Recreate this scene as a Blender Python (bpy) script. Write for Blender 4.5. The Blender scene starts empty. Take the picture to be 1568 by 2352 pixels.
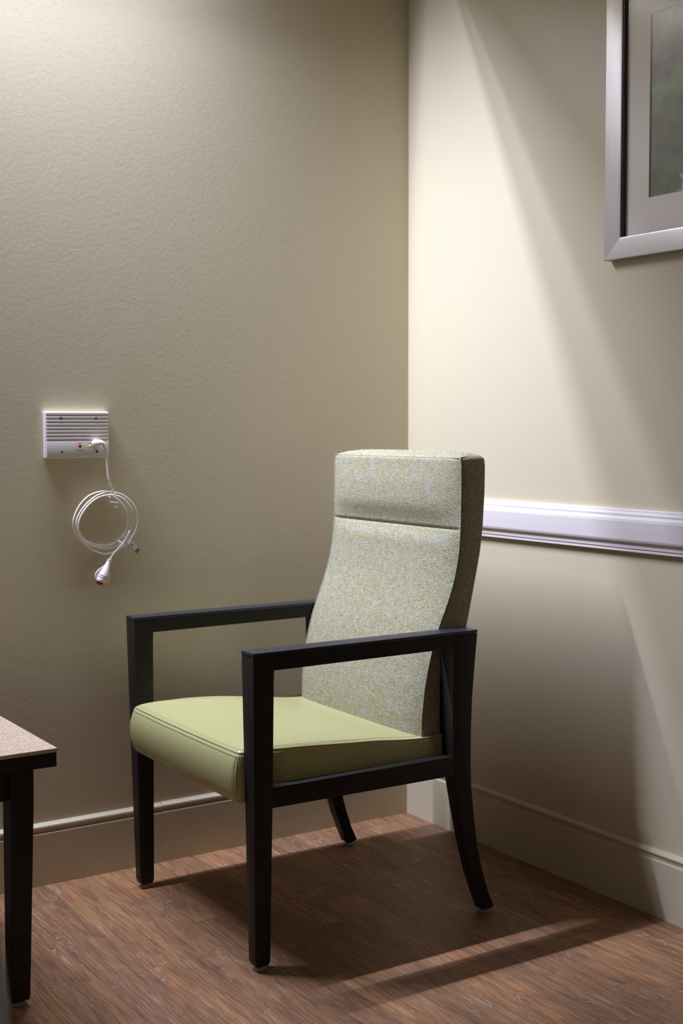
import bpy, bmesh, math, random
from mathutils import Vector, Matrix, noise
random.seed(7)
S = bpy.context.scene
COL = S.collection

# ------------------------------------------------------------------ camera
cd = bpy.data.cameras.new('camera'); cam = bpy.data.objects.new('camera', cd); COL.objects.link(cam)
Rv = Vector((0.83724, -0.54683, -0.002307)); Uv = Vector((0.037496, 0.0532, 0.99788)); Fv = Vector((0.545545, 0.835554, -0.065045))
m = Matrix((Rv, Uv, -Fv)).transposed().to_4x4(); m.translation = Vector((-2.18062, -2.99105, 1.10923)); cam.matrix_world = m
cd.sensor_fit = 'VERTICAL'; cd.sensor_height = 36; cd.sensor_width = 24; cd.lens = 45.537; cd.clip_start = .05
cd.dof.use_dof = True; cd.dof.focus_distance = 2.75; cd.dof.aperture_fstop = 4.5
S.camera = cam

# ------------------------------------------------------------------ colour management, world
vs = S.view_settings; vs.view_transform = 'Standard'; vs.look = 'None'; vs.gamma = 1; vs.use_curve_mapping = False
vs.exposure = 0.09
w = bpy.data.worlds.new('world'); S.world = w; w.use_nodes = True
w.node_tree.nodes['Background'].inputs[0].default_value = (.9, .95, 1, 1)
w.node_tree.nodes['Background'].inputs[1].default_value = 0.0

# ------------------------------------------------------------------ lights
CEIL = 2.44
def area(name, loc, sx, sy, power, col, spread=math.pi, rot=(0, 0, 0), aim=None):
    l = bpy.data.lights.new(name, 'AREA'); l.shape = 'RECTANGLE'; l.size = sx; l.size_y = sy; l.energy = power; l.color = col; l.spread = spread
    if aim:                                       # luminaire distribution: more output towards +x (the chair and corner) than straight down
        l.use_nodes = True; nt = l.node_tree; em = nt.nodes['Emission']; g = nt.nodes.new('ShaderNodeNewGeometry')
        sx_ = nt.nodes.new('ShaderNodeSeparateXYZ'); nt.links.new(g.outputs['Incoming'], sx_.inputs[0])
        rmp = nt.nodes.new('ShaderNodeValToRGB'); mr = nt.nodes.new('ShaderNodeMapRange'); mr.inputs['From Min'].default_value = -1; nt.links.new(sx_.outputs[0], mr.inputs['Value'])
        nt.links.new(mr.outputs[0], rmp.inputs[0]); e = rmp.color_ramp.elements
        while len(e) < len(aim): e.new(.5)
        for el, (p_, v_) in zip(e, aim): el.position = (p_ + 1) / 2; el.color = (v_ / 4, v_ / 4, v_ / 4, 1)
        def mth(op, a_, b_):
            q = nt.nodes.new('ShaderNodeMath'); q.operation = op
            for i_, v_ in enumerate((a_, b_)):
                if isinstance(v_, (int, float)): q.inputs[i_].default_value = v_
                else: nt.links.new(v_, q.inputs[i_])
            return q.outputs[0]
        ratio = mth('DIVIDE', sx_.outputs[1], mth('MAXIMUM', mth('ABSOLUTE', sx_.outputs[2], 0), .03))   # cross-section angle towards the wall behind the chair
        r2 = nt.nodes.new('ShaderNodeValToRGB'); nt.links.new(mth('ADD', ratio, .2), r2.inputs[0]); e2 = r2.color_ramp.elements
        while len(e2) < len(SIDE): e2.new(.5)
        for el, (p_, v_) in zip(e2, SIDE): el.position = p_ + .2; el.color = (v_, v_, v_, 1)
        mb = nt.nodes.new('ShaderNodeMath'); mb.operation = 'MULTIPLY'; nt.links.new(mth('MULTIPLY', rmp.outputs[0], 4.0), mb.inputs[0]); nt.links.new(r2.outputs[0], mb.inputs[1])
        nt.links.new(mb.outputs[0], em.inputs['Strength'])
    o = bpy.data.objects.new(name, l); o.location = loc; o.rotation_euler = rot; COL.objects.link(o); return o
LX, LZ = -1.31, 2.496
LC = (.845, .94, 1.27)
AIM = [(-1, .15), (-.3, .75), (0, 1.05), (.26, 1.45), (.5, 1.9), (.62, 1.9), (.755, 1.72), (.94, .95), (1, .4)]
SIDE = [(-.02, 1), (.03, 1), (.08, .92), (.14, .60), (.3, .13), (.7, .08)]
LIP = -.132                                       # room-side lip of the ceiling slot
area('slot_fill_wide', (LX, -.052, LZ), 1.0, .040, 8.5, LC, aim=AIM)  # extra wide row added to brighten the picture and the wall beside it
area('slot_lamp_inner', (LX, -.090, LZ), 1.0, .016, 13, LC, aim=AIM)
area('slot_lamp_middle', (LX, -.100, LZ), 1.0, .003, 11.5, LC, aim=AIM)
area('slot_lamp_outer', (LX, -.108, LZ), 1.0, .004, 20.5, LC, aim=AIM)
area('room_fill_lamp', (-2.9, -4.4, CEIL - .03), 1.1, .5, 4.0, (1.0, .95, .88))  # weak fill added behind the camera, out of view

# ------------------------------------------------------------------ helpers
def tag(o, label=None, cat=None, group=None, kind=None):
    if label: o['label'] = label
    if cat: o['category'] = cat
    if group: o['group'] = group
    if kind: o['kind'] = kind
    return o
def thing(name, label, cat, loc=(0, 0, 0), rz=0, group=None):
    o = bpy.data.objects.new(name, None); o.empty_display_size = .05; COL.objects.link(o)
    o.location = loc; o.rotation_euler = (0, 0, rz); return tag(o, label, cat, group)
def link(name, bm, mat, parent=None, smooth=None, kind=None, label=None):
    bmesh.ops.remove_doubles(bm, verts=bm.verts, dist=1e-6)
    bmesh.ops.recalc_face_normals(bm, faces=bm.faces)
    me = bpy.data.meshes.new(name); bm.to_mesh(me); bm.free()
    o = bpy.data.objects.new(name, me); COL.objects.link(o); me.materials.append(mat)
    if parent: o.parent = parent
    if kind: o['kind'] = kind
    if label: o['label'] = label
    if smooth is not None:
        me.shade_smooth()
        if smooth > 0: me.set_sharp_from_angle(angle=math.radians(smooth))
    return o
def box(bm, a, b, bev=0, seg=2):
    r = bmesh.ops.create_cube(bm, size=1); vs_ = r['verts']
    for v in vs_: v.co = Vector([(a[i] + b[i]) / 2 + v.co[i] * (b[i] - a[i]) for i in range(3)])
    if bev:
        es = list({e for v in vs_ for e in v.link_edges})
        bmesh.ops.bevel(bm, geom=es, offset=bev, segments=seg, affect='EDGES', profile=.7)
    return bm
def prism(bm, pts, fn, a, b, bev=0):
    """closed polygon pts (u,v) swept from a to b; fn(u,v,t)->xyz"""
    n = len(pts)
    A = [bm.verts.new(fn(u, v, a)) for u, v in pts]; B = [bm.verts.new(fn(u, v, b)) for u, v in pts]
    fs = [bm.faces.new(A), bm.faces.new(B[::-1])]
    for i in range(n): fs.append(bm.faces.new((A[i], B[i], B[(i + 1) % n], A[(i + 1) % n])))
    bm.normal_update()
    if bev:
        es = [e for e in bm.edges if len(e.link_faces) == 2 and e.calc_face_angle(0) > .5]
        bmesh.ops.bevel(bm, geom=es, offset=bev, segments=2, affect='EDGES', profile=.6)
    return bm
def catmull(P, k=6, closed=False):
    P = [Vector(p) for p in P]; n = len(P); out = []
    rng = n if closed else n - 1
    for i in range(rng):
        g = lambda j: P[j % n] if closed else P[min(max(j, 0), n - 1)]
        p0, p1, p2, p3 = g(i - 1), g(i), g(i + 1), g(i + 2)
        for s in range(k):
            t = s / k
            out.append(.5 * ((2 * p1) + (p2 - p0) * t + (2 * p0 - 5 * p1 + 4 * p2 - p3) * t * t + (3 * p1 - p0 - 3 * p2 + p3) * t ** 3))
    if not closed: out.append(P[-1])
    return out
def tube(bm, P, r, n=10, closed=False, caps=True):
    P = [Vector(p) for p in P]; N = len(P); rings = []; up = None
    for i, p in enumerate(P):
        a = P[(i - 1) % N] if closed or i > 0 else P[0]; b = P[(i + 1) % N] if closed or i < N - 1 else P[-1]
        d = (b - a).normalized()
        if up is None:
            up = d.orthogonal().normalized()
        up = (up - d * up.dot(d))
        up = up.normalized() if up.length > 1e-6 else d.orthogonal().normalized()
        s = d.cross(up); rr = r(i / (N - 1)) if callable(r) else r
        rings.append([bm.verts.new(p + (up * math.cos(2 * math.pi * j / n) + s * math.sin(2 * math.pi * j / n)) * rr) for j in range(n)])
    M = N if closed else N - 1
    for i in range(M):
        A, B = rings[i], rings[(i + 1) % N]
        for j in range(n): bm.faces.new((A[j], A[(j + 1) % n], B[(j + 1) % n], B[j]))
    if caps and not closed:
        bm.faces.new(rings[0][::-1]); bm.faces.new(rings[-1])
    return bm
def lathe(bm, o, d, prof, n=24):
    """prof: list of (s along d, r)"""
    o = Vector(o); d = Vector(d).normalized(); u = d.orthogonal().normalized(); v = d.cross(u); rings = []
    for s, r in prof:
        rings.append([bm.verts.new(o + d * s + (u * math.cos(2 * math.pi * j / n) + v * math.sin(2 * math.pi * j / n)) * max(r, 1e-5)) for j in range(n)])
    for A, B in zip(rings, rings[1:]):
        for j in range(n): bm.faces.new((A[j], A[(j + 1) % n], B[(j + 1) % n], B[j]))
    bm.faces.new(rings[0][::-1]); bm.faces.new(rings[-1]); return bm

# ------------------------------------------------------------------ materials
class NT:
    def __init__(s, name):
        s.m = bpy.data.materials.new(name); s.m.use_nodes = True; s.t = s.m.node_tree; s.b = s.t.nodes['Principled BSDF']
    def n(s, typ, ins=None, **kw):
        x = s.t.nodes.new(typ)
        for k, v in kw.items(): setattr(x, k, v)
        for k, v in (ins or {}).items():
            if isinstance(v, bpy.types.NodeSocket): s.t.links.new(v, x.inputs[k])
            else: x.inputs[k].default_value = v
        return x
    def set(s, **kw):
        for k, v in kw.items():
            k = k.replace('_', ' ')
            if isinstance(v, bpy.types.NodeSocket): s.t.links.new(v, s.b.inputs[k])
            else: s.b.inputs[k].default_value = v
        return s.m
    def coord(s, scale=(1, 1, 1), out='Object', loc=(0, 0, 0)):
        c = s.n('ShaderNodeTexCoord'); mp = s.n('ShaderNodeMapping', {'Vector': c.outputs[out], 'Scale': scale, 'Location': loc}); return mp.outputs[0]
    def noise(s, vec, scale, detail=3, rough=.5, dist=0):
        return s.n('ShaderNodeTexNoise', {'Vector': vec, 'Scale': scale, 'Detail': detail, 'Roughness': rough, 'Distortion': dist}).outputs[0]
    def ramp(s, fac, stops, interp='LINEAR'):
        r = s.n('ShaderNodeValToRGB', {'Fac': fac}); r.color_ramp.interpolation = interp; e = r.color_ramp.elements
        while len(e) < len(stops): e.new(.5)
        for x, (p, c) in zip(e, stops): x.position = p; x.color = (*c, 1) if len(c) == 3 else c
        return r.outputs[0]
    def mix(s, f, a, b, bt='MIX'):
        x = s.n('ShaderNodeMix', data_type='RGBA', blend_type=bt)
        for k, v in ((0, f), (6, a), (7, b)):
            if isinstance(v, bpy.types.NodeSocket): s.t.links.new(v, x.inputs[k])
            else: x.inputs[k].default_value = v if k == 0 else (*v, 1)
        return x.outputs[2]
    def math(s, op, a, b=0.0, c=0.0):
        x = s.n('ShaderNodeMath', {0: a, 1: b, 2: c}, operation=op); return x.outputs[0]
    def bump(s, h, strength, dist):
        return s.n('ShaderNodeBump', {'Height': h, 'Strength': strength, 'Distance': dist}).outputs[0]
def simple(name, col, rough=.5, **kw): return NT(name).set(Base_Color=(*col, 1), Roughness=rough, **kw)

def wall_paint():
    t = NT('wall_paint'); c = t.coord()
    f = t.noise(c, 330, 3, .6); g = t.noise(c, 1.3, 3, .5)
    col = t.mix(g, (.60, .510, .338), (.64, .546, .366))
    g2 = t.noise(c, 90, 2, .5)
    h = t.math('ADD', f, t.math('MULTIPLY', g2, 1.2))
    return t.set(Base_Color=col, Roughness=.37, Specular_IOR_Level=.6, Normal=t.bump(h, .14, .0013))
M_wall = wall_paint()
M_ceil = simple('ceiling_paint', (.72, .70, .66), .9)
def trim_paint():
    t = NT('baseboard_paint'); c = t.coord((1, 1, 1)); g = t.noise(c, 40, 3)
    return t.set(Base_Color=(.56, .477, .32, 1), Roughness=.38, Normal=t.bump(g, .05, .001))
M_base = trim_paint()
M_rail = NT('chair_rail_paint'); _g = M_rail.noise(M_rail.coord(), 60, 2); M_rail = M_rail.set(Base_Color=(0.726, 0.645, 0.597, 1), Roughness=.35, Normal=M_rail.bump(_g, .04, .001))

def floor_mat():
    t = NT('wood_plank_floor'); c = t.n('ShaderNodeTexCoord').outputs['Object']
    x = t.n('ShaderNodeSeparateXYZ', {0: c}); X, Y = x.outputs[0], x.outputs[1]
    W_, L_ = .1, .92
    xi = t.math('FLOOR', t.math('DIVIDE', X, W_)); fx = t.math('FRACT', t.math('DIVIDE', X, W_))
    off = t.math('MULTIPLY', t.n('ShaderNodeTexWhiteNoise', {'W': xi}, noise_dimensions='1D').outputs[0], L_)
    # plank ends: the two joints seen near the table lie at y=-.40 and y=-.69
    yy = t.math('DIVIDE', t.math('ADD', Y, off), L_); yi = t.math('FLOOR', yy); fy = t.math('FRACT', yy)
    idv = t.n('ShaderNodeCombineXYZ', {0: xi, 1: yi, 2: 0.0}).outputs[0]
    rnd = t.n('ShaderNodeTexWhiteNoise', {'Vector': idv}, noise_dimensions='3D')
    rc = rnd.outputs[1]; rv = rnd.outputs[0]
    offv = t.n('ShaderNodeVectorMath', {0: rc, 3: 37.0}, operation='SCALE').outputs[0]
    p = t.n('ShaderNodeVectorMath', {0: c, 1: offv}, operation='ADD').outputs[0]
    ps = t.n('ShaderNodeMapping', {'Vector': p, 'Scale': (1, .2, 1)}).outputs[0]
    # cathedral figure: contour lines of a stretched noise field
    fld = t.math('ADD', t.noise(ps, 6.0, 1, .4, .5), t.math('MULTIPLY', t.noise(t.n('ShaderNodeMapping', {'Vector': p, 'Scale': (1, .5, 1)}).outputs[0], 60, 3, .6), .035))
    con = t.math('FRACT', t.math('MULTIPLY', fld, 17.0))
    fine = t.noise(t.n('ShaderNodeMapping', {'Vector': p, 'Scale': (1, .045, 1)}).outputs[0], 230, 4, .65)
    med = t.noise(t.n('ShaderNodeMapping', {'Vector': p, 'Scale': (1, .09, 1)}).outputs[0], 42, 3, .6, .6)
    big = t.noise(t.n('ShaderNodeMapping', {'Vector': p, 'Scale': (1, .35, 1)}).outputs[0], 9, 2, .5)
    base = t.ramp(med, [(.28, (0.132, 0.066, 0.032)), (.5, (0.259, 0.128, 0.058)), (.72, (0.363, 0.195, 0.093))])
    base = t.mix(t.math('MULTIPLY', big, .75), base, (0.314, 0.185, 0.111))
    base = t.mix(.75, base, t.ramp(fine, [(.3, (.44, .42, .42)), (.6, (1.12, 1.11, 1.10))]), 'MULTIPLY')
    base = t.mix(1.0, base, t.ramp(rv, [(0, (.84, .84, .87)), (.5, (1.02, 1, .98)), (1, (1.18, 1.13, 1.06))]), 'MULTIPLY')
    base = t.mix(.55, base, t.ramp(con, [(0, (.62, .58, .55)), (.3, (1, 1, 1)), (.9, (1.10, 1.08, 1.04)), (1, (.62, .58, .55))]), 'MULTIPLY')
    base = t.mix(1.0, base, (1.04, .98, .90), 'MULTIPLY')
    # limed pores: thin pale lines that follow the figure, broken up
    line = t.ramp(con, [(0, (1, 1, 1)), (.035, (.7, .7, .7)), (.085, (0, 0, 0)), (1, (0, 0, 0))])
    brk = t.ramp(t.noise(t.n('ShaderNodeMapping', {'Vector': p, 'Scale': (1, .3, 1)}).outputs[0], 16, 3, .6), [(.45, (0, 0, 0)), (.60, (1, 1, 1))])
    dash = t.ramp(t.noise(t.n('ShaderNodeMapping', {'Vector': p, 'Scale': (1, .12, 1)}).outputs[0], 300, 2, .6), [(.45, (.15, .15, .15)), (.6, (1, 1, 1))])
    streak = t.ramp(t.noise(t.n('ShaderNodeMapping', {'Vector': p, 'Scale': (1, .035, 1)}).outputs[0], 300, 2, .5), [(.58, (0, 0, 0)), (.72, (.6, .6, .6))])
    lim = t.math('MAXIMUM', t.math('MULTIPLY', t.math('MULTIPLY', line, brk), dash), t.math('MULTIPLY', streak, brk))
    base = t.mix(t.math('MULTIPLY', lim, .85), base, (0.616, 0.490, 0.381))
    # joints
    ex = t.math('MINIMUM', fx, t.math('SUBTRACT', 1.0, fx)); ey = t.math('MINIMUM', fy, t.math('SUBTRACT', 1.0, fy))
    jx = t.math('LESS_THAN', ex, .006); jy = t.math('LESS_THAN', ey, .0010)
    j = t.math('MAXIMUM', jx, jy)
    base = t.mix(t.math('MULTIPLY', j, .45), base, (.06, .04, .03))
    rg = t.math('ADD', .42, t.math('MULTIPLY', fine, .16))
    h = t.math('SUBTRACT', fine, t.math('MULTIPLY', j, 1.5))
    return t.set(Base_Color=base, Roughness=rg, Specular_IOR_Level=.32, Normal=t.bump(h, .22, .0012))
M_floor = floor_mat()

def dark_wood():
    t = NT('espresso_wood'); c = t.coord((1, 1, .15)); g = t.noise(c, 160, 3)
    col = t.mix(g, (.0125, .0095, .0085), (.021, .0165, .014))
    return t.set(Base_Color=col, Roughness=.52, Specular_IOR_Level=.27, Normal=t.bump(g, .06, .001))
M_wood = dark_wood()
t = NT('arm_cap_polymer'); g = t.noise(t.coord(), 900, 2)
M_cap = t.set(Base_Color=(.020, .021, .028, 1), Roughness=.42, Normal=t.bump(g, .15, .0006))
M_glide = simple('pale_glide_plastic', (.33, .33, .32), .4)
def vinyl():
    t = NT('olive_green_vinyl'); c = t.coord()
    g = t.noise(c, 1000, 2, .5); b = t.noise(c, 5, 2)
    v = t.n('ShaderNodeTexVoronoi', {'Vector': c, 'Scale': 1100.0}).outputs[0]
    col = t.mix(b, (0.433, 0.400, 0.167), (0.465, 0.430, 0.185))
    h = t.math('ADD', t.math('MULTIPLY', v, .6), t.math('MULTIPLY', t.noise(c, 14, 3), 6.0))
    return t.set(Base_Color=col, Roughness=.38, Specular_IOR_Level=.5, Normal=t.bump(h, .12, .0008))
M_vinyl = vinyl()
M_seam = simple('olive_seam_thread', (.20, .21, .085), .6)
def fabric(side=False):
    t = NT('woven_side_fabric' if side else 'woven_fabric'); c = t.coord()
    s1 = t.n('ShaderNodeMapping', {'Vector': c, 'Scale': (.36, .36, 1)}).outputs[0]
    a = t.noise(s1, 760, 2, .6)
    v3 = t.n('ShaderNodeTexWhiteNoise', {'Vector': t.n('ShaderNodeVectorMath', {0: s1, 1: (.0009, .0009, .0010)}, operation='SNAP').outputs[0]}, noise_dimensions='3D').outputs[0]
    s2 = t.n('ShaderNodeMapping', {'Vector': c, 'Scale': (.25, .25, 1)}).outputs[0]
    st = t.noise(s2, 240, 2, .6); b = t.noise(c, 60, 3, .65)
    blue = t.ramp(t.math('ADD', t.math('MULTIPLY', v3, .35), t.math('MULTIPLY', b, 1.0)), [(.62, (0, 0, 0)), (.80, (1, 1, 1))])
    warm = t.ramp(t.math('ADD', t.math('MULTIPLY', v3, .55), t.math('MULTIPLY', st, .5)), [(.15, (0.232, 0.200, 0.090)), (.42, (0.358, 0.305, 0.148)), (.62, (0.453, 0.385, 0.202)), (.85, (0.611, 0.490, 0.261))])
    col = t.mix(t.math('MULTIPLY', blue, .8), warm, (0.432, 0.425, 0.370))
    col = t.mix(.85, col, t.ramp(a, [(.34, (.42, .42, .36)), (.52, (1, 1, 1))]), 'MULTIPLY')
    wv = t.n('ShaderNodeTexWave', {'Vector': c, 'Scale': 92.0, 'Distortion': 3.5, 'Detail': 2.0}, bands_direction='Z').outputs[1]
    h = t.math('ADD', t.math('MULTIPLY', a, 1.3), t.math('MULTIPLY', wv, .22))
    return t.set(Base_Color=col, Roughness=.9, Sheen_Weight=.05, Specular_IOR_Level=.15, Normal=t.bump(h, .8, .0013))
M_fab = fabric()
M_plastic = simple('white_plastic', (0.770, 0.690, 0.628), .38)
M_cord = simple('white_cord_pvc', (0.880, 0.790, 0.726), .3)
M_screw = simple('screw_steel', (.22, .23, .22), .35, Metallic=.8)
M_red = simple('red_button_plastic', (.45, .01, .015), .3)
M_yel = simple('yellow_call_lens', (.50, .46, .03), .25)
M_ink = simple('black_ink', (.05, .05, .06), .6)
M_redp = simple('pendant_red_plastic', (.40, .045, .02), .4)
M_tag = simple('paper_tag', (.74, .68, .58), .7)
M_clear = simple('clear_clip_plastic', (.85, .87, .86), .12, Alpha=.45)
M_chrome = simple('clip_chrome', (.7, .7, .68), .15, Metallic=1.0)
def brushed(vert):
    t = NT('brushed_silver_vertical' if vert else 'brushed_silver_horizontal')
    c = t.coord((1, 1, .012) if vert else (1, .012, 1)); g = t.noise(c, 520, 4, .7)
    col = t.mix(g, (.40, .375, .345), (.58, .545, .50))
    return t.set(Base_Color=col, Metallic=.75, Roughness=.36, Normal=t.bump(g, .12, .0008))
M_frv, M_frh = brushed(True), brushed(False)
M_liner = simple('black_frame_liner', (.035, .033, .032), .3)
M_mat = simple('cream_mat_board', (.86, .76, .64), .85)
def print_mat():
    t = NT('landscape_print'); c = t.coord(out='Object')
    z = t.n('ShaderNodeSeparateXYZ', {0: c}); Z, Y = z.outputs[2], z.outputs[1]     # z 0..0.4 up the print, y 0 at its left edge
    nz = t.noise(c, 9, 4, .55, .4)
    v = t.math('ADD', t.math('DIVIDE', Z, .4), t.math('MULTIPLY', t.math('SUBTRACT', nz, .5), .35))
    col = t.ramp(v, [(.0, (.105, .10, .035)), (.12, (.11, .105, .065)), (.35, (.13, .125, .085)), (.52, (.19, .19, .135)), (.60, (.27, .29, .18)),
                     (.68, (.22, .21, .20)), (.78, (.33, .33, .31)), (.9, (.46, .46, .46)), (1, (.52, .52, .54))])
    bl = t.ramp(t.noise(c, 26, 3, .6), [(.3, (.62, .68, .62)), (.7, (1.25, 1.22, 1.1))])
    lo = t.math('SUBTRACT', 1.0, t.math('MINIMUM', t.math('MULTIPLY', Z, 4.0), 1.0))
    col = t.mix(t.math('ADD', t.math('MULTIPLY', lo, .6), .35), col, bl, 'MULTIPLY')
    col = t.mix(1.0, col, (1.5, 1.5, 1.38), 'MULTIPLY')
    # pale flower clusters along the bottom edge
    pt = t.n('ShaderNodeVectorMath', {0: c, 1: (0, -.172, -.01)}, operation='DISTANCE').outputs[1]
    d = t.math('ADD', pt, t.math('MULTIPLY', t.math('SUBTRACT', t.noise(c, 75, 3, .6), .5), .09))
    f = t.math('LESS_THAN', d, .085)
    col = t.mix(f, col, t.ramp(t.noise(c, 110, 2), [(.3, (.36, .31, .25)), (.7, (.56, .50, .43))]))
    return t.set(Base_Color=col, Roughness=.55)
M_print = print_mat()
def glass():
    mt = bpy.data.materials.new('picture_glass'); mt.use_nodes = True; nt = mt.node_tree; nt.nodes.clear()
    o = nt.nodes.new('ShaderNodeOutputMaterial'); mx = nt.nodes.new('ShaderNodeMixShader'); tr = nt.nodes.new('ShaderNodeBsdfTransparent'); gl = nt.nodes.new('ShaderNodeBsdfGlossy'); fr = nt.nodes.new('ShaderNodeFresnel')
    gl.inputs['Roughness'].default_value = .06; fr.inputs[0].default_value = 1.45
    ge = nt.nodes.new('ShaderNodeNewGeometry'); k = nt.nodes.new('ShaderNodeMath'); k.operation = 'SUBTRACT'; k.inputs[0].default_value = 1; nt.links.new(ge.outputs['Backfacing'], k.inputs[1])
    k2 = nt.nodes.new('ShaderNodeMath'); k2.operation = 'MULTIPLY'; nt.links.new(k.outputs[0], k2.inputs[0]); nt.links.new(fr.outputs[0], k2.inputs[1])
    nt.links.new(k2.outputs[0], mx.inputs[0]); nt.links.new(tr.outputs[0], mx.inputs[1]); nt.links.new(gl.outputs[0], mx.inputs[2]); nt.links.new(mx.outputs[0], o.inputs[0]); return mt
M_glass = glass()
def table_top_mat():
    t = NT('speckled_laminate'); c = t.coord(); g = t.noise(c, 260, 3, .7); g2 = t.noise(c, 60, 3, .6)
    col = t.ramp(g, [(.34, (0.330, 0.220, 0.133)), (.5, (0.550, 0.400, 0.266)), (.66, (0.726, 0.570, 0.407))])
    col = t.mix(t.math('MULTIPLY', g2, .3), col, (0.616, 0.480, 0.345))
    return t.set(Base_Color=col, Roughness=.45, Normal=t.bump(g, .2, .0008))
M_top = table_top_mat()
def cloth():
    t = NT('blue_grey_cloth'); c = t.coord(); g = t.noise(c, 500, 2)
    return t.set(Base_Color=t.mix(g, (.64, .74, .78), (.74, .84, .88)), Roughness=.9, Normal=t.bump(g, .3, .001))
M_cloth = cloth()
M_emit = bpy.data.materials.new('fill_light_lens'); M_emit.use_nodes = True  # glowing lens of the added fill fixture
_b = M_emit.node_tree.nodes['Principled BSDF']; _b.inputs['Emission Color'].default_value = (1, .97, .92, 1); _b.inputs['Emission Strength'].default_value = 1.5; _b.inputs['Base Color'].default_value = (.8, .8, .8, 1)
M_white_metal = simple('white_metal', (.75, .75, .73), .5)

# ------------------------------------------------------------------ room
XL, YN = -5.2, -6.8
def struct(name, a, b, mat): return link(name, box(bmesh.new(), a, b), mat, kind='structure')
struct('floor', (XL, YN, -.08), (0, 0, 0), M_floor)
struct('wall_back', (XL - .1, 0, -.08), (.1, .1, 2.62), M_wall)
struct('wall_right', (0, YN - .1, -.08), (.1, 0, 2.62), M_wall)
struct('wall_left', (XL - .1, YN - .1, -.08), (XL, 0, 2.62), M_wall)
struct('wall_front', (XL, YN - .1, -.08), (0, YN, 2.62), M_wall)
SX0, SX1 = -1.87, -.75                          # slot in the ceiling over the back wall
bm = bmesh.new()
box(bm, (XL, YN, CEIL), (0, LIP, CEIL + .018)); box(bm, (XL, LIP, CEIL), (SX0, 0, CEIL + .018)); box(bm, (SX1, LIP, CEIL), (0, 0, CEIL + .018))
link('ceiling', bm, M_ceil, kind='structure')
# recessed perimeter light
lt = thing('recessed_slot_light', 'long slot light recessed in the ceiling above the chair, beside the wall', 'ceiling light', (LX, -.066, CEIL))
bm = bmesh.new(); y0, y1 = LIP + .066, .066
x0, x1 = SX0 - LX, SX1 - LX
box(bm, (x0 - .01, y0 - .01, .0), (x0, y1, .10)); box(bm, (x1, y0 - .01, 0), (x1 + .01, y1, .10)); box(bm, (x0, y0 - .01, 0), (x1, y0, .10)); box(bm, (x0, y0 - .01, .09), (x1, y1, .10))
link('housing', bm, M_white_metal, lt)
link('lamp_strip', box(bmesh.new(), (-.50, -.050, .060), (.50, -.018, .075)), M_white_metal, lt)
rl = thing('added_fill_light', 'unseen ceiling light added for fill, behind the camera', 'ceiling light', (-2.9, -4.4, CEIL))  # fixture added to house the room fill, never in view
link('frame', box(bmesh.new(), (-.6, -.3, -.02), (.6, .3, 0)), M_white_metal, rl)
link('lens', box(bmesh.new(), (-.56, -.26, -.024), (.56, .26, -.0201)), M_emit, rl)

BP = [(0, .152), (.004, .152), (.0140, .1462), (.0146, .1432), (.0105, .137), (.0095, .1300), (.0146, .1285), (.015, .1270), (.015, 0), (0, 0)]
SEAMX = -.785
bm = bmesh.new(); prism(bm, BP, lambda d, z, t: (t, -d, z), XL, SEAMX - .0004); prism(bm, [(d * 1.04, z + (.0006 if z > .1 else 0)) for d, z in BP], lambda d, z, t: (t, -d, z), SEAMX + .0004, -.015)
link('baseboard_back', bm, M_base, kind='structure')
link('baseboard_right', prism(bmesh.new(), BP, lambda d, z, t: (-d, t, z), YN, -.0), M_base, kind='structure')
RP = [(0, .9212), (.009, .9212), (.0105, .919), (.0115, .915), (.0155, .9125), (.0170, .9100), (.0172, .905), (.019, .902), (.0225, .899), (.0240, .893), (.0243, .875), (.0240, .8525),
      (.0225, .8480), (.0170, .8445), (.0135, .8405), (.0135, .8392), (.0150, .8385), (.0152, .8325), (.0135, .8310), (.0120, .8300), (.0132, .8290), (.0134, .8245), (.0120, .8228), (0, .8228)]
link('trim_1', prism(bmesh.new(), RP, lambda d, z, t: (-d, t, z), YN, 0), M_rail, kind='structure')

# ------------------------------------------------------------------ armchair
chair = thing('armchair', 'high-backed dark wood armchair with olive green seat and woven fabric back, in the corner', 'chair', (-.644869, -.445235, 0), math.pi - .010459)
Yo = lambda z: .2995 + .0182 * z / .66
Yi = lambda z: .2720 - .0045 * z / .66
def interp(tab, z):
    if z <= tab[0][0]: return tab[0][1]
    for (a, p), (b, q) in zip(tab, tab[1:]):
        if z <= b: return p + (q - p) * (z - a) / (b - a)
    return tab[-1][1]
def leg_mesh(profile, s):
    """profile: closed polygon in (x,z); inner and outer faces taper with height"""
    bm = bmesh.new(); n = len(profile)
    A = [bm.verts.new((x, s * Yo(z), z)) for x, z in profile]; B = [bm.verts.new((x, s * Yi(z), z)) for x, z in profile]
    bm.faces.new(A); bm.faces.new(B[::-1])
    for i in range(n): bm.faces.new((A[i], B[i], B[(i + 1) % n], A[(i + 1) % n]))
    bm.normal_update()
    es = [e for e in bm.edges if e.calc_face_angle(0) > .6]
    bmesh.ops.bevel(bm, geom=es, offset=.0012, segments=2, affect='EDGES', profile=.6)
    return bm
fprof = [(.2355 + .0008, .6525), (.2855, .6525), (.2832, .486), (.2815, .397), (.2792, .216), (.2760, .020), (.2715, .0105), (.2455, .0105), (.2410, .018), (.2397, .209), (.2387, .334), (.2382, .40), (.2380, .60)]
rb = [(.6525, -.2805), (.608, -.2767), (.56, -.273), (.51, -.2698), (.432, -.2684), (.372, -.2692), (.312, -.2722), (.25, -.28), (.168, -.2930), (.104, -.3103), (.049, -.3295), (.016, -.3455)]
rf = [(.0125, -.3125), (.05, -.2975), (.0998, -.279), (.174, -.2585), (.257, -.2404), (.329, -.2264), (.381, -.219), (.468, -.2169), (.5656, -.2157), (.6525, -.2143)]
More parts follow.
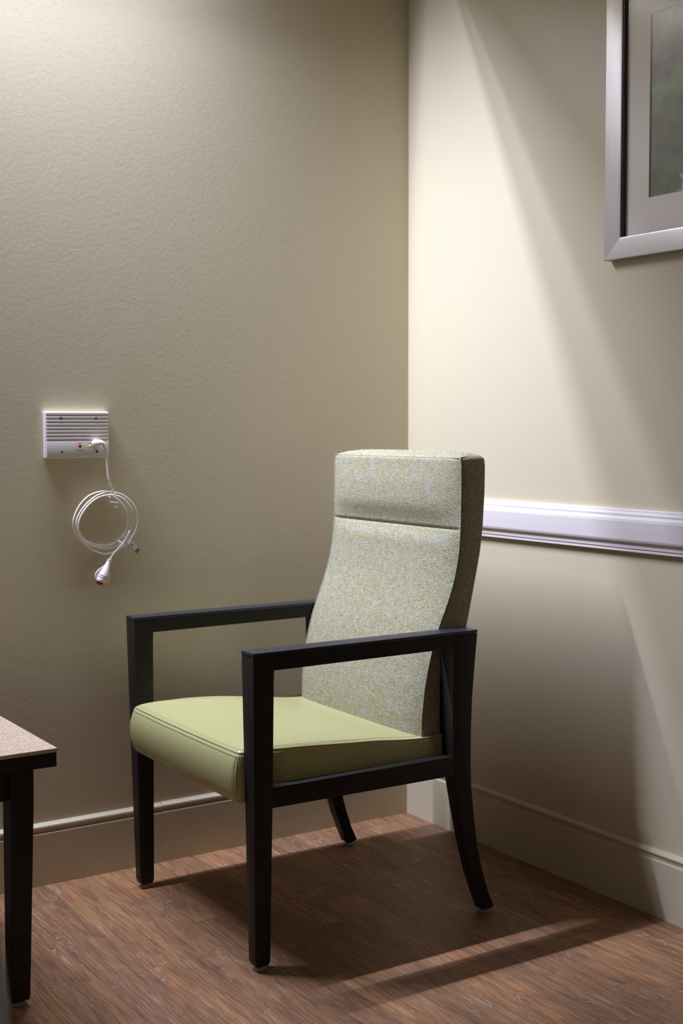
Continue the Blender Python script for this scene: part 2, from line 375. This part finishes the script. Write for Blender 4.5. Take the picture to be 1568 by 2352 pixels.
rprof = [(x, z) for z, x in rb] + [(-.3395, .0105), (-.3165, .0105)] + [(x, z) for z, x in rf]
for s in (1, -1):
    link('leg', leg_mesh(fprof, s), M_wood, chair, 40)
    link('leg', leg_mesh(rprof, s), M_wood, chair, 40)
    yo = s * .3172; yi = s * .2677
    bm = bmesh.new()
    prism(bm, [(-.2143, .6525), (-.2143, .6245), (.2381, .6225), (.2381, .6525)], lambda x, z, t: (x, t, z), yi, yo)
    link('arm', bm, M_wood, chair, 40)
    bm = bmesh.new(); box(bm, (-.2808, min(yi, yo) - .0006, .6534), (.2862, max(yi, yo) + .0006, .6608), .0018, 2)
    link('arm_cap', bm, M_cap, chair, 40, label='blue-black arm cap')
    bm = bmesh.new(); prism(bm, [(-.2200, .3812), (-.2270, .3372), (.2385, .3385), (.2385, .3812)], lambda x, z, t: (x, s * (t if t < .29 else Yo(z) - .0004), z), .2845, .31, .001)
    link('side_rail', bm, M_wood, chair, 40)
    for gx, gy in ((.2580, .2865), (-.3275, .284)):
        bm = bmesh.new(); lathe(bm, (gx, s * gy, 0), (0, 0, 1), [(0, .0115), (.001, .0125), (.005, .0125), (.0062, .011), (.0108, .0075)])
        link('glide', bm, M_glide, chair, 30, label='pale plastic glide')
# rails under the seat and behind the back
link('front_rail', box(bmesh.new(), (.235, -.268, .345), (.268, .268, .380), .001), M_wood, chair, 40)
link('rear_rail', box(bmesh.new(), (-.258, -.2705, .345), (-.228, .2705, .381), .001), M_wood, chair, 40)
bm = bmesh.new(); prism(bm, [(-.2285, .385), (-.244, .62), (-.262, .66), (-.272, .66), (-.262, .60), (-.2500, .385)], lambda x, z, t: (x, t, z), -.262, .262, .002)
link('back_frame', bm, M_wood, chair, 40)

# --- seat cushion
sm = lambda a, b, t: (lambda q: q * q * (3 - 2 * q))(min(max((t - a) / (b - a), 0), 1))
zs = lambda X: .4315 + (.4485 - .4315) * sm(-.10, .24, X) - .010 * sm(-.02, -.17, X)            # height of the top seam
X0, X1 = -.222, .2935
def seat_outline(n_side=44, n_front=36, rc=.014, off=0):
    """points (x, y) round the cushion, starting at rear near side, via the front, to the rear far side"""
    hw = lambda X: .2655 + .0075 * sm(.236, .19, X) * sm(-.215, -.18, X) + off
    pts = [(X0 + (X1 - rc - X0) * i / n_side, hw(X0 + (X1 - rc - X0) * i / n_side)) for i in range(n_side + 1)]
    for k in range(1, 7):
        a = math.pi / 2 * k / 6; pts.append((X1 - rc + (rc + off) * math.sin(a), .2655 - rc + (rc + off) * math.cos(a)))
    for i in range(1, n_front):
        y = (.2655 - rc) * (1 - 2 * i / n_front); pts.append((X1 + off + .0035 * (1 - (y / .2655) ** 2), y))
    return pts + [(x, -y) for x, y in pts[:n_side + 7][::-1]]
def seat_mesh():
    bm = bmesh.new(); rings = []
    base = seat_outline()
    n = len(base)
    def nrm(i):
        a = Vector(base[max(i - 1, 0)]); b = Vector(base[min(i + 1, n - 1)]); d = (b - a).normalized(); return Vector((d.y, -d.x)) * -1
    def outdir(i):
        v = nrm(i); c = Vector(base[i]) - Vector((.03, 0))
        return v if v.dot(c) > 0 else -v
    def zbot(x): return .345 - .003 * sm(.20, .28, x)
    levels = [(0, -.012), (.03, -.003), (.12, .003), (.3, .006), (.5, .0075), (.7, .0065), (.85, .004), (.94, .0015), (.985, -.0012), (1.0, -.0028)]
    ring = []
    for t_, o_ in levels:
        r = []
        for i, (x, y) in enumerate(base):
            d = outdir(i); z = zbot(x) + (zs(x) - zbot(x)) * t_; fr_ = max(d.x, 0); q_ = o_ * (.45 + 1.1 * fr_) if o_ > 0 else o_
            r.append(bm.verts.new((x + d.x * q_, y + d.y * q_, z)))
        rings.append(r)
    for s_, k in [(.994, .06), (.985, .115), (.965, .19), (.93, .28), (.87, .40), (.78, .54), (.64, .70), (.46, .85), (.26, .95), (.08, 1.0)]:
        r = []
        for i, (x, y) in enumerate(base):
            d = outdir(i); px, py = x - d.x * .0028, y - d.y * .0028
            cx = .03; X, Y = cx + (px - cx) * s_, py * s_
            crown = .0045 + .0330 * sm(-.19, .12, X)
            z = zs(X) + crown * k * (1 - .0 * s_)
            r.append(bm.verts.new((X, Y, z)))
        rings.append(r)
    for A, B in zip(rings, rings[1:]):
        for i in range(n): bm.faces.new((A[i], A[(i + 1) % n], B[(i + 1) % n], B[i]))
    bm.faces.new(rings[0]); bm.faces.new(rings[-1])
    return bm, base, outdir
sb, sbase, sout = seat_mesh()
seat = link('seat', sb, M_vinyl, chair, 50)
def seam_pts(o_, dz):
    res = []
    for i, (x, y) in enumerate(sbase):
        d = sout(i); q = o_ + (.0028 * max(d.x, 0) if dz < -.001 else 0); res.append((x + d.x * q, y + d.y * q, zs(x) + dz))
    return res
n_s = len(sbase)
bm = bmesh.new(); tube(bm, seam_pts(-.0022, .0004), .0013, 6)
for s in (1, -1): tube(bm, [(X1 - .0035 + .0100 * math.sin(math.pi * k / 10), s * (.2610 + .0055 * math.sin(math.pi * k / 10)), .348 + (.4465 - .348) * k / 10) for k in range(11)], .0012, 6)
link('seam_welt', bm, M_vinyl, seat, 0)
# stitches on both sides of the seam
bm = bmesh.new()
def stitches(path, step=.0046, ln=.0026, r=.00055):
    acc = 0; P = [Vector(p) for p in path]
    for a, b in zip(P, P[1:]):
        L = (b - a).length; d = (b - a) / L if L else None
        while d is not None and acc < L:
            p = a + d * acc; q = p + d * ln
            tube(bm, [p, q], r, 5); acc += step
        acc -= L
stitches(seam_pts(.0006, -.0065)); stitches([(x, y, z) for x, y, z in seam_pts(-.0088, .0052)])
for s in (1, -1): stitches([(X1 + .0008 + .0128 * math.sin(math.pi * k / 10), s * (.2585), .348 + .094 * k / 10) for k in range(11)])
link('stitching', bm, M_seam, seat, 0)

# --- upholstered back
XF = [(.370, -.172), (.43, -.1695), (.47, -.171), (.53, -.1785), (.578, -.190), (.626, -.2045), (.66, -.2180), (.702, -.2365), (.735, -.250), (.769, -.2610), (.80, -.268), (.8275, -.273), (.88, -.2775), (.974, -.279), (1.06, -.279)]
XR = [(.370, -.2240), (.467, -.2225), (.545, -.2240), (.604, -.2300), (.628, -.236), (.640, -.290), (.6577, -.2955), (.697, -.304), (.7555, -.3165), (.824, -.331), (.883, -.339), (.9625, -.344), (1.06, -.3455)]
def smooth_tab(tab, z, h=.012): return sum(interp(tab, z + h * k) for k in (-1, -.5, 0, .5, 1)) / 5
WB = .2605
ZC = .8800                                     # crease under the head pad
def bulge(z):
    if z > ZC + .0005:
        return .0015 + .0160 * sm(ZC, ZC + .058, z) * (1 - .45 * sm(.97, 1.04, z))
    q = ZC - z
    return .0015 + .0135 * sm(0, .035, q) - .003 * sm(.1, .25, q) + .004 * sm(.3, .42, q)
def halfw(z): return WB + .0045 * sm(.55, .85, z) - .004 * sm(1.02, 1.045, z)
def back_mesh():
    bm = bmesh.new(); rings = []
    zl = [.374, .378, .39]; z = .40
    while z < 1.028: zl.append(z); z += .0125
    zl = [z for z in zl if abs(z - ZC) > .010] + [ZC - .008, ZC - .004, ZC - .0015, ZC, ZC + .0015, ZC + .004, ZC + .008] + [1.030, 1.036]
    zl.sort()
    NY = 48
    def section(z, sc=1.0, zz=None, cx=None):
        xf, xr = smooth_tab(XF, z, .008) + .004 * sm(.5, .7, z), smooth_tab(XR, z, .004); hw = halfw(z); bl = bulge(z); pts = []
        for i in range(NY + 1):
            a = -math.cos(math.pi * i / NY); t_ = a
            y = hw * t_; e = abs(t_)
            x = xf + bl * (1 - e ** 5) + .0035 * (1 - e ** 16)
            if abs(z - ZC) < .0016: x -= .004 * (1 - e ** 30)
            pts.append((x, y))
        xs = pts[-1][0]
        for k in range(1, 6):
            pts.append((xs + (xr + .006 - xs) * k / 6, hw + .0015 * math.sin(math.pi * k / 6)))
        for k in range(0, 5):
            a = math.pi / 2 * k / 4; pts.append((xr + .006 - .006 * math.sin(a), hw - .006 + .006 * math.cos(a)))
        for k in range(1, 12): pts.append((xr - .004 * math.sin(math.pi * k / 12), (hw - .006) * (1 - 2 * k / 12)))
        for k in range(0, 5):
            a = math.pi / 2 * k / 4; pts.append((xr + .006 - .006 * math.cos(a), -(hw - .006 + .006 * math.sin(a))))
        for k in range(1, 6):
            pts.append((xr + .006 + (xs - xr - .006) * k / 6, -(hw + .0015 * math.sin(math.pi * k / 6))))
        return pts
    top = None
    for z in zl:
        pts = section(z); rings.append([bm.verts.new((x, y, z)) for x, y in pts]); top = pts
    cx = -.311; zt = zl[-1]
    for ix, iy, dz in [(.0015, .0015, .0035), (.005, .006, .0075), (.011, .014, .0112), (.019, .028, .0145), (.026, .06, .0175), (.030, .12, .0190), (.0315, .18, .0195)]:
        r = []
        for x, y in top:
            hx = x - cx; sx = max(0, 1 - ix / .034)
            sy = max(0, 1 - iy / WB)
            tilt = .006 * ((-.279 - (cx + hx * sx)) / .066) * (dz / .02)
            r.append(bm.verts.new((cx + hx * sx, y * sy, zt + dz * .82 + tilt)))
        rings.append(r)
    n = len(rings[0])
    for A, B in zip(rings, rings[1:]):
        for i in range(n): bm.faces.new((A[i], A[(i + 1) % n], B[(i + 1) % n], B[i]))
    bm.faces.new(rings[0]); bm.faces.new(rings[-1])
    return bm
back = link('backrest', back_mesh(), M_fab, chair, 75)
for s in (1, -1):
    bm = bmesh.new()
    P = [(smooth_tab(XF, z, .008) + .004 * sm(.5, .7, z) + .0006, s * (halfw(z) + .0004), z) for z in [.38 + .015 * k for k in range(44)] if z < 1.036]
    e = P[-1]; P += [(e[0] - .0008, s * (halfw(1.036) - .0010), 1.0385), (e[0] - .007, s * (halfw(1.036) - .0048), 1.0415), (e[0] - .030, s * (halfw(1.036) - .0060), 1.0426), (e[0] - .048, s * (halfw(1.036) - .0050), 1.0415), (e[0] - .058, s * (halfw(1.036) - .004), 1.038)]
    tube(bm, catmull(P, 3), .0016, 6)
    link('side_welt', bm, M_fab, back, 0)
bm = bmesh.new(); tube(bm, [(-.2738 + .0085 * (1 - abs(k / 20) ** 5), halfw(1.036) * k / 20 * .985, 1.0398) for k in range(-20, 21)], .0009, 6)
link('top_seam', bm, M_seam, back, 0)

# ------------------------------------------------------------------ side table
table = thing('side_table', 'square dark wood side table with speckled beige top, cut off at the left edge', 'table', (-1.525, -.41, 0))
TX, TY = .22, .25
bm = bmesh.new(); box(bm, (-TX, -TY, .4945), (TX, TY, .5020), .0012); link('tabletop', bm, M_top, table, 40, label='speckled beige laminate tabletop')
bm = bmesh.new(); box(bm, (-TX + .0015, -TY + .0015, .4665), (TX - .0015, TY - .0015, .4943), .001); link('top_edge_band', bm, M_wood, table, 40)
lx, ly = .1795, .230                        # outer corner of legs
bm = bmesh.new()
for (a, b) in (((-lx + .03, -ly + .010, .4065), (lx - .03, -ly + .030, .4660)), ((-lx + .03, ly - .030, .4065), (lx - .03, ly - .010, .4660)), ((-lx + .010, -ly + .03, .4065), (-lx + .03, ly - .03, .4660)), ((lx - .030, -ly + .03, .4065), (lx - .010, ly - .03, .4660))): box(bm, a, b)
link('apron', bm, M_wood, table, 40)
for sx in (1, -1):
    for sy in (1, -1):
        bm = bmesh.new(); lv = [(.012, .0125, .033), (.018, .0105, .0365), (.40, .0003, .0455), (.4660, 0, .0455)]; R = []
        for z, ins, wd in lv:
            ox, oy = lx - ins, ly - ins; R.append([bm.verts.new((sx * a, sy * b, z)) for a, b in ((ox, oy), (ox - wd, oy), (ox - wd, oy - wd), (ox, oy - wd))])
        for A, B in zip(R, R[1:]):
            for i in range(4): bm.faces.new((A[i], A[(i + 1) % 4], B[(i + 1) % 4], B[i]))
        bm.faces.new(R[0]); bm.faces.new(R[-1]); bm.normal_update()
        bmesh.ops.bevel(bm, geom=[e for e in bm.edges if e.calc_face_angle(0) > .6], offset=.001, segments=2, affect='EDGES')
        link('leg', bm, M_wood, table, 40)
        bm = bmesh.new(); lathe(bm, (sx * (lx - .029), sy * (ly - .029), 0), (0, 0, 1), [(0, .0125), (.001, .0135), (.006, .0135), (.0075, .012), (.0122, .008)]); link('glide', bm, M_glide, table, 30, label='pale plastic glide')

# ------------------------------------------------------------------ bed at the left edge (only its blanketed foot corner is in view)
bed = thing('bed', 'blue-grey cloth-covered bed corner, a sliver in front of the side table', 'bed', (-2.360, -1.06, 0))
def drape():
    bm = bmesh.new(); rings = []
    for z, o_ in [(.10, .047), (.2, .046), (.35, .044), (.5, .041), (.65, .036), (.77, .028), (.79, .012), (.80, -.02)]:
        r = []; hx, hy, rc = .475 + o_, .92 + o_, .035; N = 12
        for cx, cy, a0 in ((1, 1, 0), (-1, 1, 90), (-1, -1, 180), (1, -1, 270)):
            for k in range(N + 1):
                a = math.radians(a0 + 90 * k / N)
                x = cx * (hx - rc) + rc * math.cos(a); y = cy * (hy - rc) + rc * math.sin(a)
                f = (.80 - z) / .70; wv = .006 * f * math.sin(14 * a)
                r.append(bm.verts.new((x + wv * math.cos(a), y + wv * math.sin(a), z)))
        rings.append(r)
    n = len(rings[0])
    for A, B in zip(rings, rings[1:]):
        for i in range(n): bm.faces.new((A[i], A[(i + 1) % n], B[(i + 1) % n], B[i]))
    bm.faces.new(rings[-1]); return bm
link('blanket', drape(), M_cloth, bed, 0)
link('mattress', box(bmesh.new(), (-.44, -.88, .42), (.44, .88, .775), .04, 3), M_plastic, bed, 40)
link('bed_frame', box(bmesh.new(), (-.44, -.88, .28), (.44, .88, .42), .01), M_white_metal, bed, 40)
for sx in (1, -1):
    for sy in (1, -1): link('leg', box(bmesh.new(), (sx * .4 - .03, sy * .8 - .03, 0), (sx * .4 + .03, sy * .8 + .03, .281), .004), M_white_metal, bed, 40)

# ------------------------------------------------------------------ nurse call station
st = thing('nurse_call_station', 'white ribbed nurse call plate with a red button, on the wall left of the chair', 'call station', (-.9995, 0, 1.0935))
PW, PH, PD = .0812, .0560, .020
bm = bmesh.new(); box(bm, (-PW, -.016, -PH), (PW, 0, PH), .003, 3)
box(bm, (-PW + .002, -.0195, -PH + .002), (PW - .002, -.012, -PH + .0415), .0015, 2)
ribs = 8; zt, zb = PH - .002, -PH + .0425; hgt = (zt - zb) / ribs
for k in range(ribs):
    a = zb + hgt * k; box(bm, (-PW + .002, -.0195, a + .0006), (PW - .002, -.012, a + hgt - .0006), .0012, 2)
link('faceplate', bm, M_plastic, st, 40)
for sx, sz in ((-.0425, .0400), (.0470, .0398), (-.0412, -.0413), (.0485, -.0410)):
    bm = bmesh.new(); lathe(bm, (sx, -.0190, sz), (0, -1, 0), [(0, .0036), (.0008, .0036), (.0013, .0028)], 16); s_ = link('screw', bm, M_screw, st, 40)
    link('screw_slot', box(bmesh.new(), (sx - .0022, -.0206, sz - .0004), (sx + .0022, -.0202, sz + .0004)), M_ink, s_)
link('reset_button', box(bmesh.new(), (.0005, -.0225, -.0315), (.0075, -.019, -.0245), .0006), M_red, st, 40, label='square red reset button')
bm = bmesh.new(); lathe(bm, (.0303, -.019, -.0283), (0, -1, 0), [(0, .0033), (.003, .0033), (.0042, .0022), (.0046, .0006)], 16); link('call_light', bm, M_yel, st, 30, label='round yellow call light')
def lettering(txt, size, x, z, parent, y):
    c = bpy.data.curves.new('lettering', 'FONT'); c.body = txt; c.size = size; c.align_x = 'CENTER'; c.extrude = .00006; c.offset = size * .012; c.resolution_u = 3
    tmp = bpy.data.objects.new('lettering', c); COL.objects.link(tmp); bpy.context.view_layer.update()
    me = bpy.data.meshes.new_from_object(tmp.evaluated_get(bpy.context.evaluated_depsgraph_get())); bpy.data.objects.remove(tmp)
    o = bpy.data.objects.new('lettering', me); COL.objects.link(o); me.materials.append(M_ink); o.parent = parent
    o.location = (x, y, z); o.rotation_euler = (math.pi / 2, 0, 0); return o
lettering('RESET', .0041, .004, -.0226, st, -.0196); lettering('CALL', .0041, .0300, -.0226, st, -.0196); lettering('MONITOR', .0036, .0038, -.0390, st, -.0196)

# ------------------------------------------------------------------ nurse call cord
cord = thing('nurse_call_handset', 'white call handset on a coiled cord, plugged into the ribbed wall plate', 'call handset', (-.938, 0, .884))
cl = lambda x, z, y: (x + .938, y, z - .884)
COIL = [(-0.9151, 0.9527), (-0.9303, 0.954), (-0.952, 0.9548), (-0.9822, 0.9446), (-1.006, 0.9212), (-1.0191, 0.8935), (-1.0205, 0.8755), (-1.0155, 0.8572), (-1.0031, 0.8404), (-0.9841, 0.8233), (-0.965, 0.8101), (-0.9392, 0.8015), (-0.9151, 0.8043), (-0.8885, 0.8173), (-0.866, 0.8399), (-0.8533, 0.8662), (-0.8519, 0.891), (-0.8615, 0.9182), (-0.8801, 0.9383), (-0.9042, 0.9499), (-0.9304, 0.9521), (-0.9564, 0.9458), (-0.9825, 0.9274), (-1.002, 0.9029), (-1.0098, 0.8791), (-1.0039, 0.8546), (-0.9861, 0.8335), (-0.9627, 0.8211), (-0.9324, 0.8148), (-0.9039, 0.8191), (-0.8817, 0.8303), (-0.8658, 0.8523), (-0.8598, 0.8809), (-0.8661, 0.9101), (-0.8846, 0.9334), (-0.9043, 0.9432), (-0.9239, 0.9458), (-0.9501, 0.9405), (-0.974, 0.9251), (-0.9936, 0.9006), (-1.0025, 0.8747), (-0.9965, 0.8522), (-0.9775, 0.8331), (-0.9497, 0.8235), (-0.9214, 0.8221), (-0.8971, 0.8331), (-0.8791, 0.8529), (-0.8721, 0.8773), (-0.8762, 0.9022), (-0.8914, 0.9254), (-.9060, .9385), (-.9150, .9440)]
LEAD = [(-0.9384, 1.0639), (-0.9355, 1.0467), (-0.934, 1.0305), (-0.9327, 1.0142), (-0.9314, 0.9979), (-0.9288, 0.9816), (-0.9236, 0.9672)]
TAIL = [(-0.8815, 0.8406), (-0.8928, 0.8247), (-0.9062, 0.811), (-0.9173, 0.8003), (-0.9274, 0.7865)]
P = [cl(x, z, -.037) for x, z in LEAD]
NC = len(COIL)
for i, (x, z) in enumerate(COIL):
    y = -.0335 + .0165 * (i / NC) - .003 * math.sin(2 * math.pi * i / 15.5)
    P.append(cl(x, z, y))
bm = bmesh.new(); tube(bm, catmull(P, 6), .0021, 10); tube(bm, catmull([cl(-.8760, .8560, -.036), cl(-.8790, .8470, -.034)] + [cl(x, z, -.030 + .0 * z) for x, z in TAIL], 6), .0021, 10)
cable = link('cable', bm, M_cord, cord, 0)
bm = bmesh.new(); tube(bm, catmull([cl(x, z, -.037) for x, z in [(-.9384, 1.0645), (-.9358, 1.048), (-.934, 1.0305), (-.9327, 1.0142), (-.9314, .9979), (-.9288, .9830)]], 5), .0029, 10); link('strain_sleeve', bm, M_cord, cord, 0)
# plug with ribbed elbow
bm = bmesh.new()
pp = catmull([cl(-.9555, 1.0722, -.0190), cl(-.9540, 1.0735, -.029), cl(-.9500, 1.0742, -.0370), cl(-.9440, 1.0715, -.039), cl(-.9384, 1.0630, -.0372)], 8)
tube(bm, pp, lambda t_: .0092 - .0053 * t_ + .0006 * (1 if math.sin(t_ * 40) > 0 else 0), 20)
link('plug', bm, M_cord, cord, 35)
# ties
bm = bmesh.new()
def ring(bm, c, ax1, ax2, ra, rb_, r):
    tube(bm, [Vector(c) + Vector(ax1) * ra * math.cos(2 * math.pi * k / 20) + Vector(ax2) * rb_ * math.sin(2 * math.pi * k / 20) for k in range(20)], r, 6, closed=True)
def tie(bm, a, b, y):
    a, b = Vector(cl(*a, y)), Vector(cl(*b, y)); d = (b - a) / 2; ring(bm, (a + b) / 2, d.normalized(), (0, 1, 0), d.length, .013, .0011)
tie(bm, (-.9129, .9567), (-.9208, .9386), -.025); link('cable_tie', bm, M_cord, cord, 0)
bm = bmesh.new(); tie(bm, (-.9037, .8334), (-.8874, .8162), -.026); link('cable_tie', bm, M_cord, cord, 0)
bm = bmesh.new(); tg = [cl(-.9165, .9400, -.022), cl(-.8958, .9235, -.028), cl(-.9091, .9133, -.033), cl(-.9254, .9214, -.030)]
A = [bm.verts.new(p) for p in tg]; B = [bm.verts.new(Vector(p) + Vector((0, .0004, 0))) for p in tg]
bm.faces.new(A); bm.faces.new(B[::-1])
for i in range(4): bm.faces.new((A[i], B[i], B[(i + 1) % 4], A[(i + 1) % 4]))
link('paper_tag', bm, M_tag, cord, label='small beige paper tag')
# sheet clip
bm = bmesh.new(); d = (Vector(cl(-.8530, .8030, -.034)) - Vector(cl(-.8760, .8290, -.034))); d.normalize(); nn = Vector((d.z, 0, -d.x)); c0 = Vector(cl(-.8750, .8280, -.034))
def slab(bm, o_, d, nn, l0, l1, w0, w1, y0, y1, bev=.0008):
    vs_ = []
    for y in (y0, y1):
        for l, w_, s in ((l0, w0, 1), (l1, w1, 1), (l1, w1, -1), (l0, w0, -1)):
            p = o_ + d * l + nn * w_ * s; vs_.append(bm.verts.new((p.x, p.y + y, p.z)))
    for f in ((0, 1, 2, 3), (7, 6, 5, 4), (0, 4, 5, 1), (1, 5, 6, 2), (2, 6, 7, 3), (3, 7, 4, 0)): bm.faces.new([vs_[k] for k in f])
slab(bm, c0, d, nn, 0, .026, .0068, .0058, -.002, .0015)
slab(bm, c0, d, nn, -.022, .001, .0012, .0016, -.0006, .0006)
clip = link('sheet_clip', bm, M_clear, cord, label='clear plastic clip with metal jaw')
bm = bmesh.new(); slab(bm, c0, d, nn, .024, .0335, .0052, .0048, -.0035, -.0028); slab(bm, c0, d, nn, .024, .0335, .0052, .0048, .0025, .0032); slab(bm, c0, d, nn, .004, .034, .0082, .0056, .0040, .0046)
lathe(bm, c0 + d * .007 + Vector((0, -.0035, 0)), (0, 1, 0), [(0, .0028), (.0008, .0038), (.0016, .0038)], 16)
link('clip_jaw', bm, M_chrome, clip, 30)
# handset
pa = Vector(cl(-.9262, .7875, -.029)); pb = Vector(cl(-.9555, .7275, -.030)); ax = (pb - pa).normalized(); PL = .0665
bm = bmesh.new(); lathe(bm, pa, ax, [(0, .0058), (.0006, .0072), (.002, .0072), (.0030, .0060), (.012, .0064), (.018, .0078), (.024, .0094), (.032, .0113), (.040, .0128), (.048, .0136), (.054, .0136), (.0590, .0132), (.0605, .0118)], 28)
hs = link('handset_body', bm, M_cord, cord, 40)
side = Vector((ax.z, 0, -ax.x)).normalized()
bm = bmesh.new()
pf = [(.014, .006), (.022, .0105), (.030, .0160), (.038, .0202), (.046, .0218), (.052, .0205), (.057, .0165)]
def fin(bm, s):
    vs0, vs1 = [], []
    for l, w_ in pf:
        p = pa + ax * l + side * w_ * s
        vs0.append(p); 
    inner = [pa + ax * l + side * .0045 * s for l, w_ in pf]
    loop = vs0 + inner[::-1]
    A = [bm.verts.new(p + Vector((0, -.0032, 0))) for p in loop]; B = [bm.verts.new(p + Vector((0, .0032, 0))) for p in loop]; n = len(loop)
    bm.faces.new(A); bm.faces.new(B[::-1])
    for i in range(n): bm.faces.new((A[i], B[i], B[(i + 1) % n], A[(i + 1) % n]))
    bm.normal_update()
fin(bm, 1); fin(bm, -1)
bmesh.ops.bevel(bm, geom=[e for e in bm.edges if e.calc_face_angle(0) > .9], offset=.0014, segments=3, affect='EDGES')
link('side_wings', bm, M_cord, hs, 30)
for l, r_ in ((.0440, .01340), (.0490, .01372)):
    bm = bmesh.new(); n = 24; rr = []
    for k in range(n + 1):                       # band printed on the front half only
        a = math.pi * (.12 + .76 * k / n); dv = side * math.cos(a) + Vector((0, -1, 0)) * math.sin(a)
        rr.append([bm.verts.new(pa + ax * (l + q) + dv * (r_ + h_)) for q, h_ in ((-.0006, 0), (-.0006, .00025), (.0006, .00025), (.0006, 0))])
    for A, B in zip(rr, rr[1:]):
        for j in range(4): bm.faces.new((A[j], A[(j + 1) % 4], B[(j + 1) % 4], B[j]))
    link('band', bm, M_ink, hs, 0, label='thin black printed band')
bm = bmesh.new(); lathe(bm, pa + ax * .0602, ax, [(0, .0086), (.0004, .0090), (.0012, .0090)], 24); link('button_collar', bm, M_ink, hs, 40)
bm = bmesh.new(); lathe(bm, pa + ax * .0612, ax, [(0, .0076), (.004, .0074), (.0055, .0062)], 24); link('button', bm, M_redp, hs, 40, label='red push button')

# ------------------------------------------------------------------ framed picture
pic = thing('framed_picture', 'brushed silver framed landscape print with cream mat, on the wall right of the chair', 'picture', (0, -.7955, 1.4905))
PWd, PHt, FW, TH = .86, .665, .0485, .024       # runs towards -y
def fr(pts, mat, a, b, nm='frame_moulding'):
    bm = bmesh.new(); prism(bm, pts, lambda y, z, t: (t, y, z), a, b); return link(nm, bm, mat, pic, 30)
def moulding(side_):
    # bevelled cross-section: outer edge 24 mm proud, inner edge 18 mm
    W_, H_, f = PWd, PHt, FW
    o4 = {'l': [(0, 0), (0, H_)], 'r': [(-W_, 0), (-W_, H_)], 'b': [(0, 0), (-W_, 0)], 't': [(0, H_), (-W_, H_)]}[side_]
    i4 = {'l': [(-f, f), (-f, H_ - f)], 'r': [(-W_ + f, f), (-W_ + f, H_ - f)], 'b': [(-f, f), (-W_ + f, f)], 't': [(-f, H_ - f), (-W_ + f, H_ - f)]}[side_]
    bm = bmesh.new(); prof = [(0, -.001), (0, -.0225), (.035, -TH - .0015) if 0 else (.03, -TH), (.92, -TH + .002), (1, -TH + .0035), (1, -.001)]
    ends = []
    for k in (0, 1):
        o_, i_ = o4[k], i4[k]; ends.append([bm.verts.new((x, o_[0] + (i_[0] - o_[0]) * q, o_[1] + (i_[1] - o_[1]) * q)) for q, x in prof])
    n = len(prof); bm.faces.new(ends[0]); bm.faces.new(ends[1][::-1])
    for j in range(n): bm.faces.new((ends[0][j], ends[1][j], ends[1][(j + 1) % n], ends[0][(j + 1) % n]))
    link('frame_moulding', bm, M_frv if side_ in 'lr' else M_frh, pic, 25)
for s_ in 'lrbt': moulding(s_)
bm = bmesh.new(); f0, f1 = FW - .0002, FW + .0042
for a, b in (((-.0175, -f1, f0), (-.004, -f0, PHt - f0)), ((-.0175, -PWd + f0, f0), (-.004, -PWd + f1, PHt - f0))): box(bm, a, b)
box(bm, (-.0150, -PWd + f1, f0), (-.004, -f1, f0 + .0006)); box(bm, (-.0150, -PWd + f1, PHt - f1), (-.004, -f1, PHt - f0))
for yy in (-f1 + .0016, ): box(bm, (-.0190, yy - .0008, f0), (-.0175, yy + .0004, PHt - f0))
link('inner_liner', bm, M_liner, pic, 30, label='black inner liner')
# mat with a window, print behind it, glass in front
my0, my1, mz0, mz1 = -.1215, -PWd + .1215, .1285, PHt - .1365
bm = bmesh.new(); a0, a1, b0, b1 = -f0, -PWd + f0, f0, PHt - f0; xm = -.008
for ya, yb, za, zb in ((a0, my0, b0, b1), (my1, a1, b0, b1), (my0, my1, b0, mz0), (my0, my1, mz1, b1)): box(bm, (xm, min(ya, yb), za), (xm + .003, max(ya, yb), zb))
link('mat_board', bm, M_mat, pic)
pr = link('art_print', box(bmesh.new(), (0, my1 - my0 - .004, -.004), (.001, .004, mz1 - mz0 + .004)), M_print, pic); pr.location = (-.0048, my0, mz0)
link('glass', box(bmesh.new(), (-.0125, a1, b0), (-.0110, a0, b1)), M_glass, pic)
link('backing', box(bmesh.new(), (-.0035, -PWd + .01, .01), (-.0008, -.01, PHt - .01)), M_liner, pic)
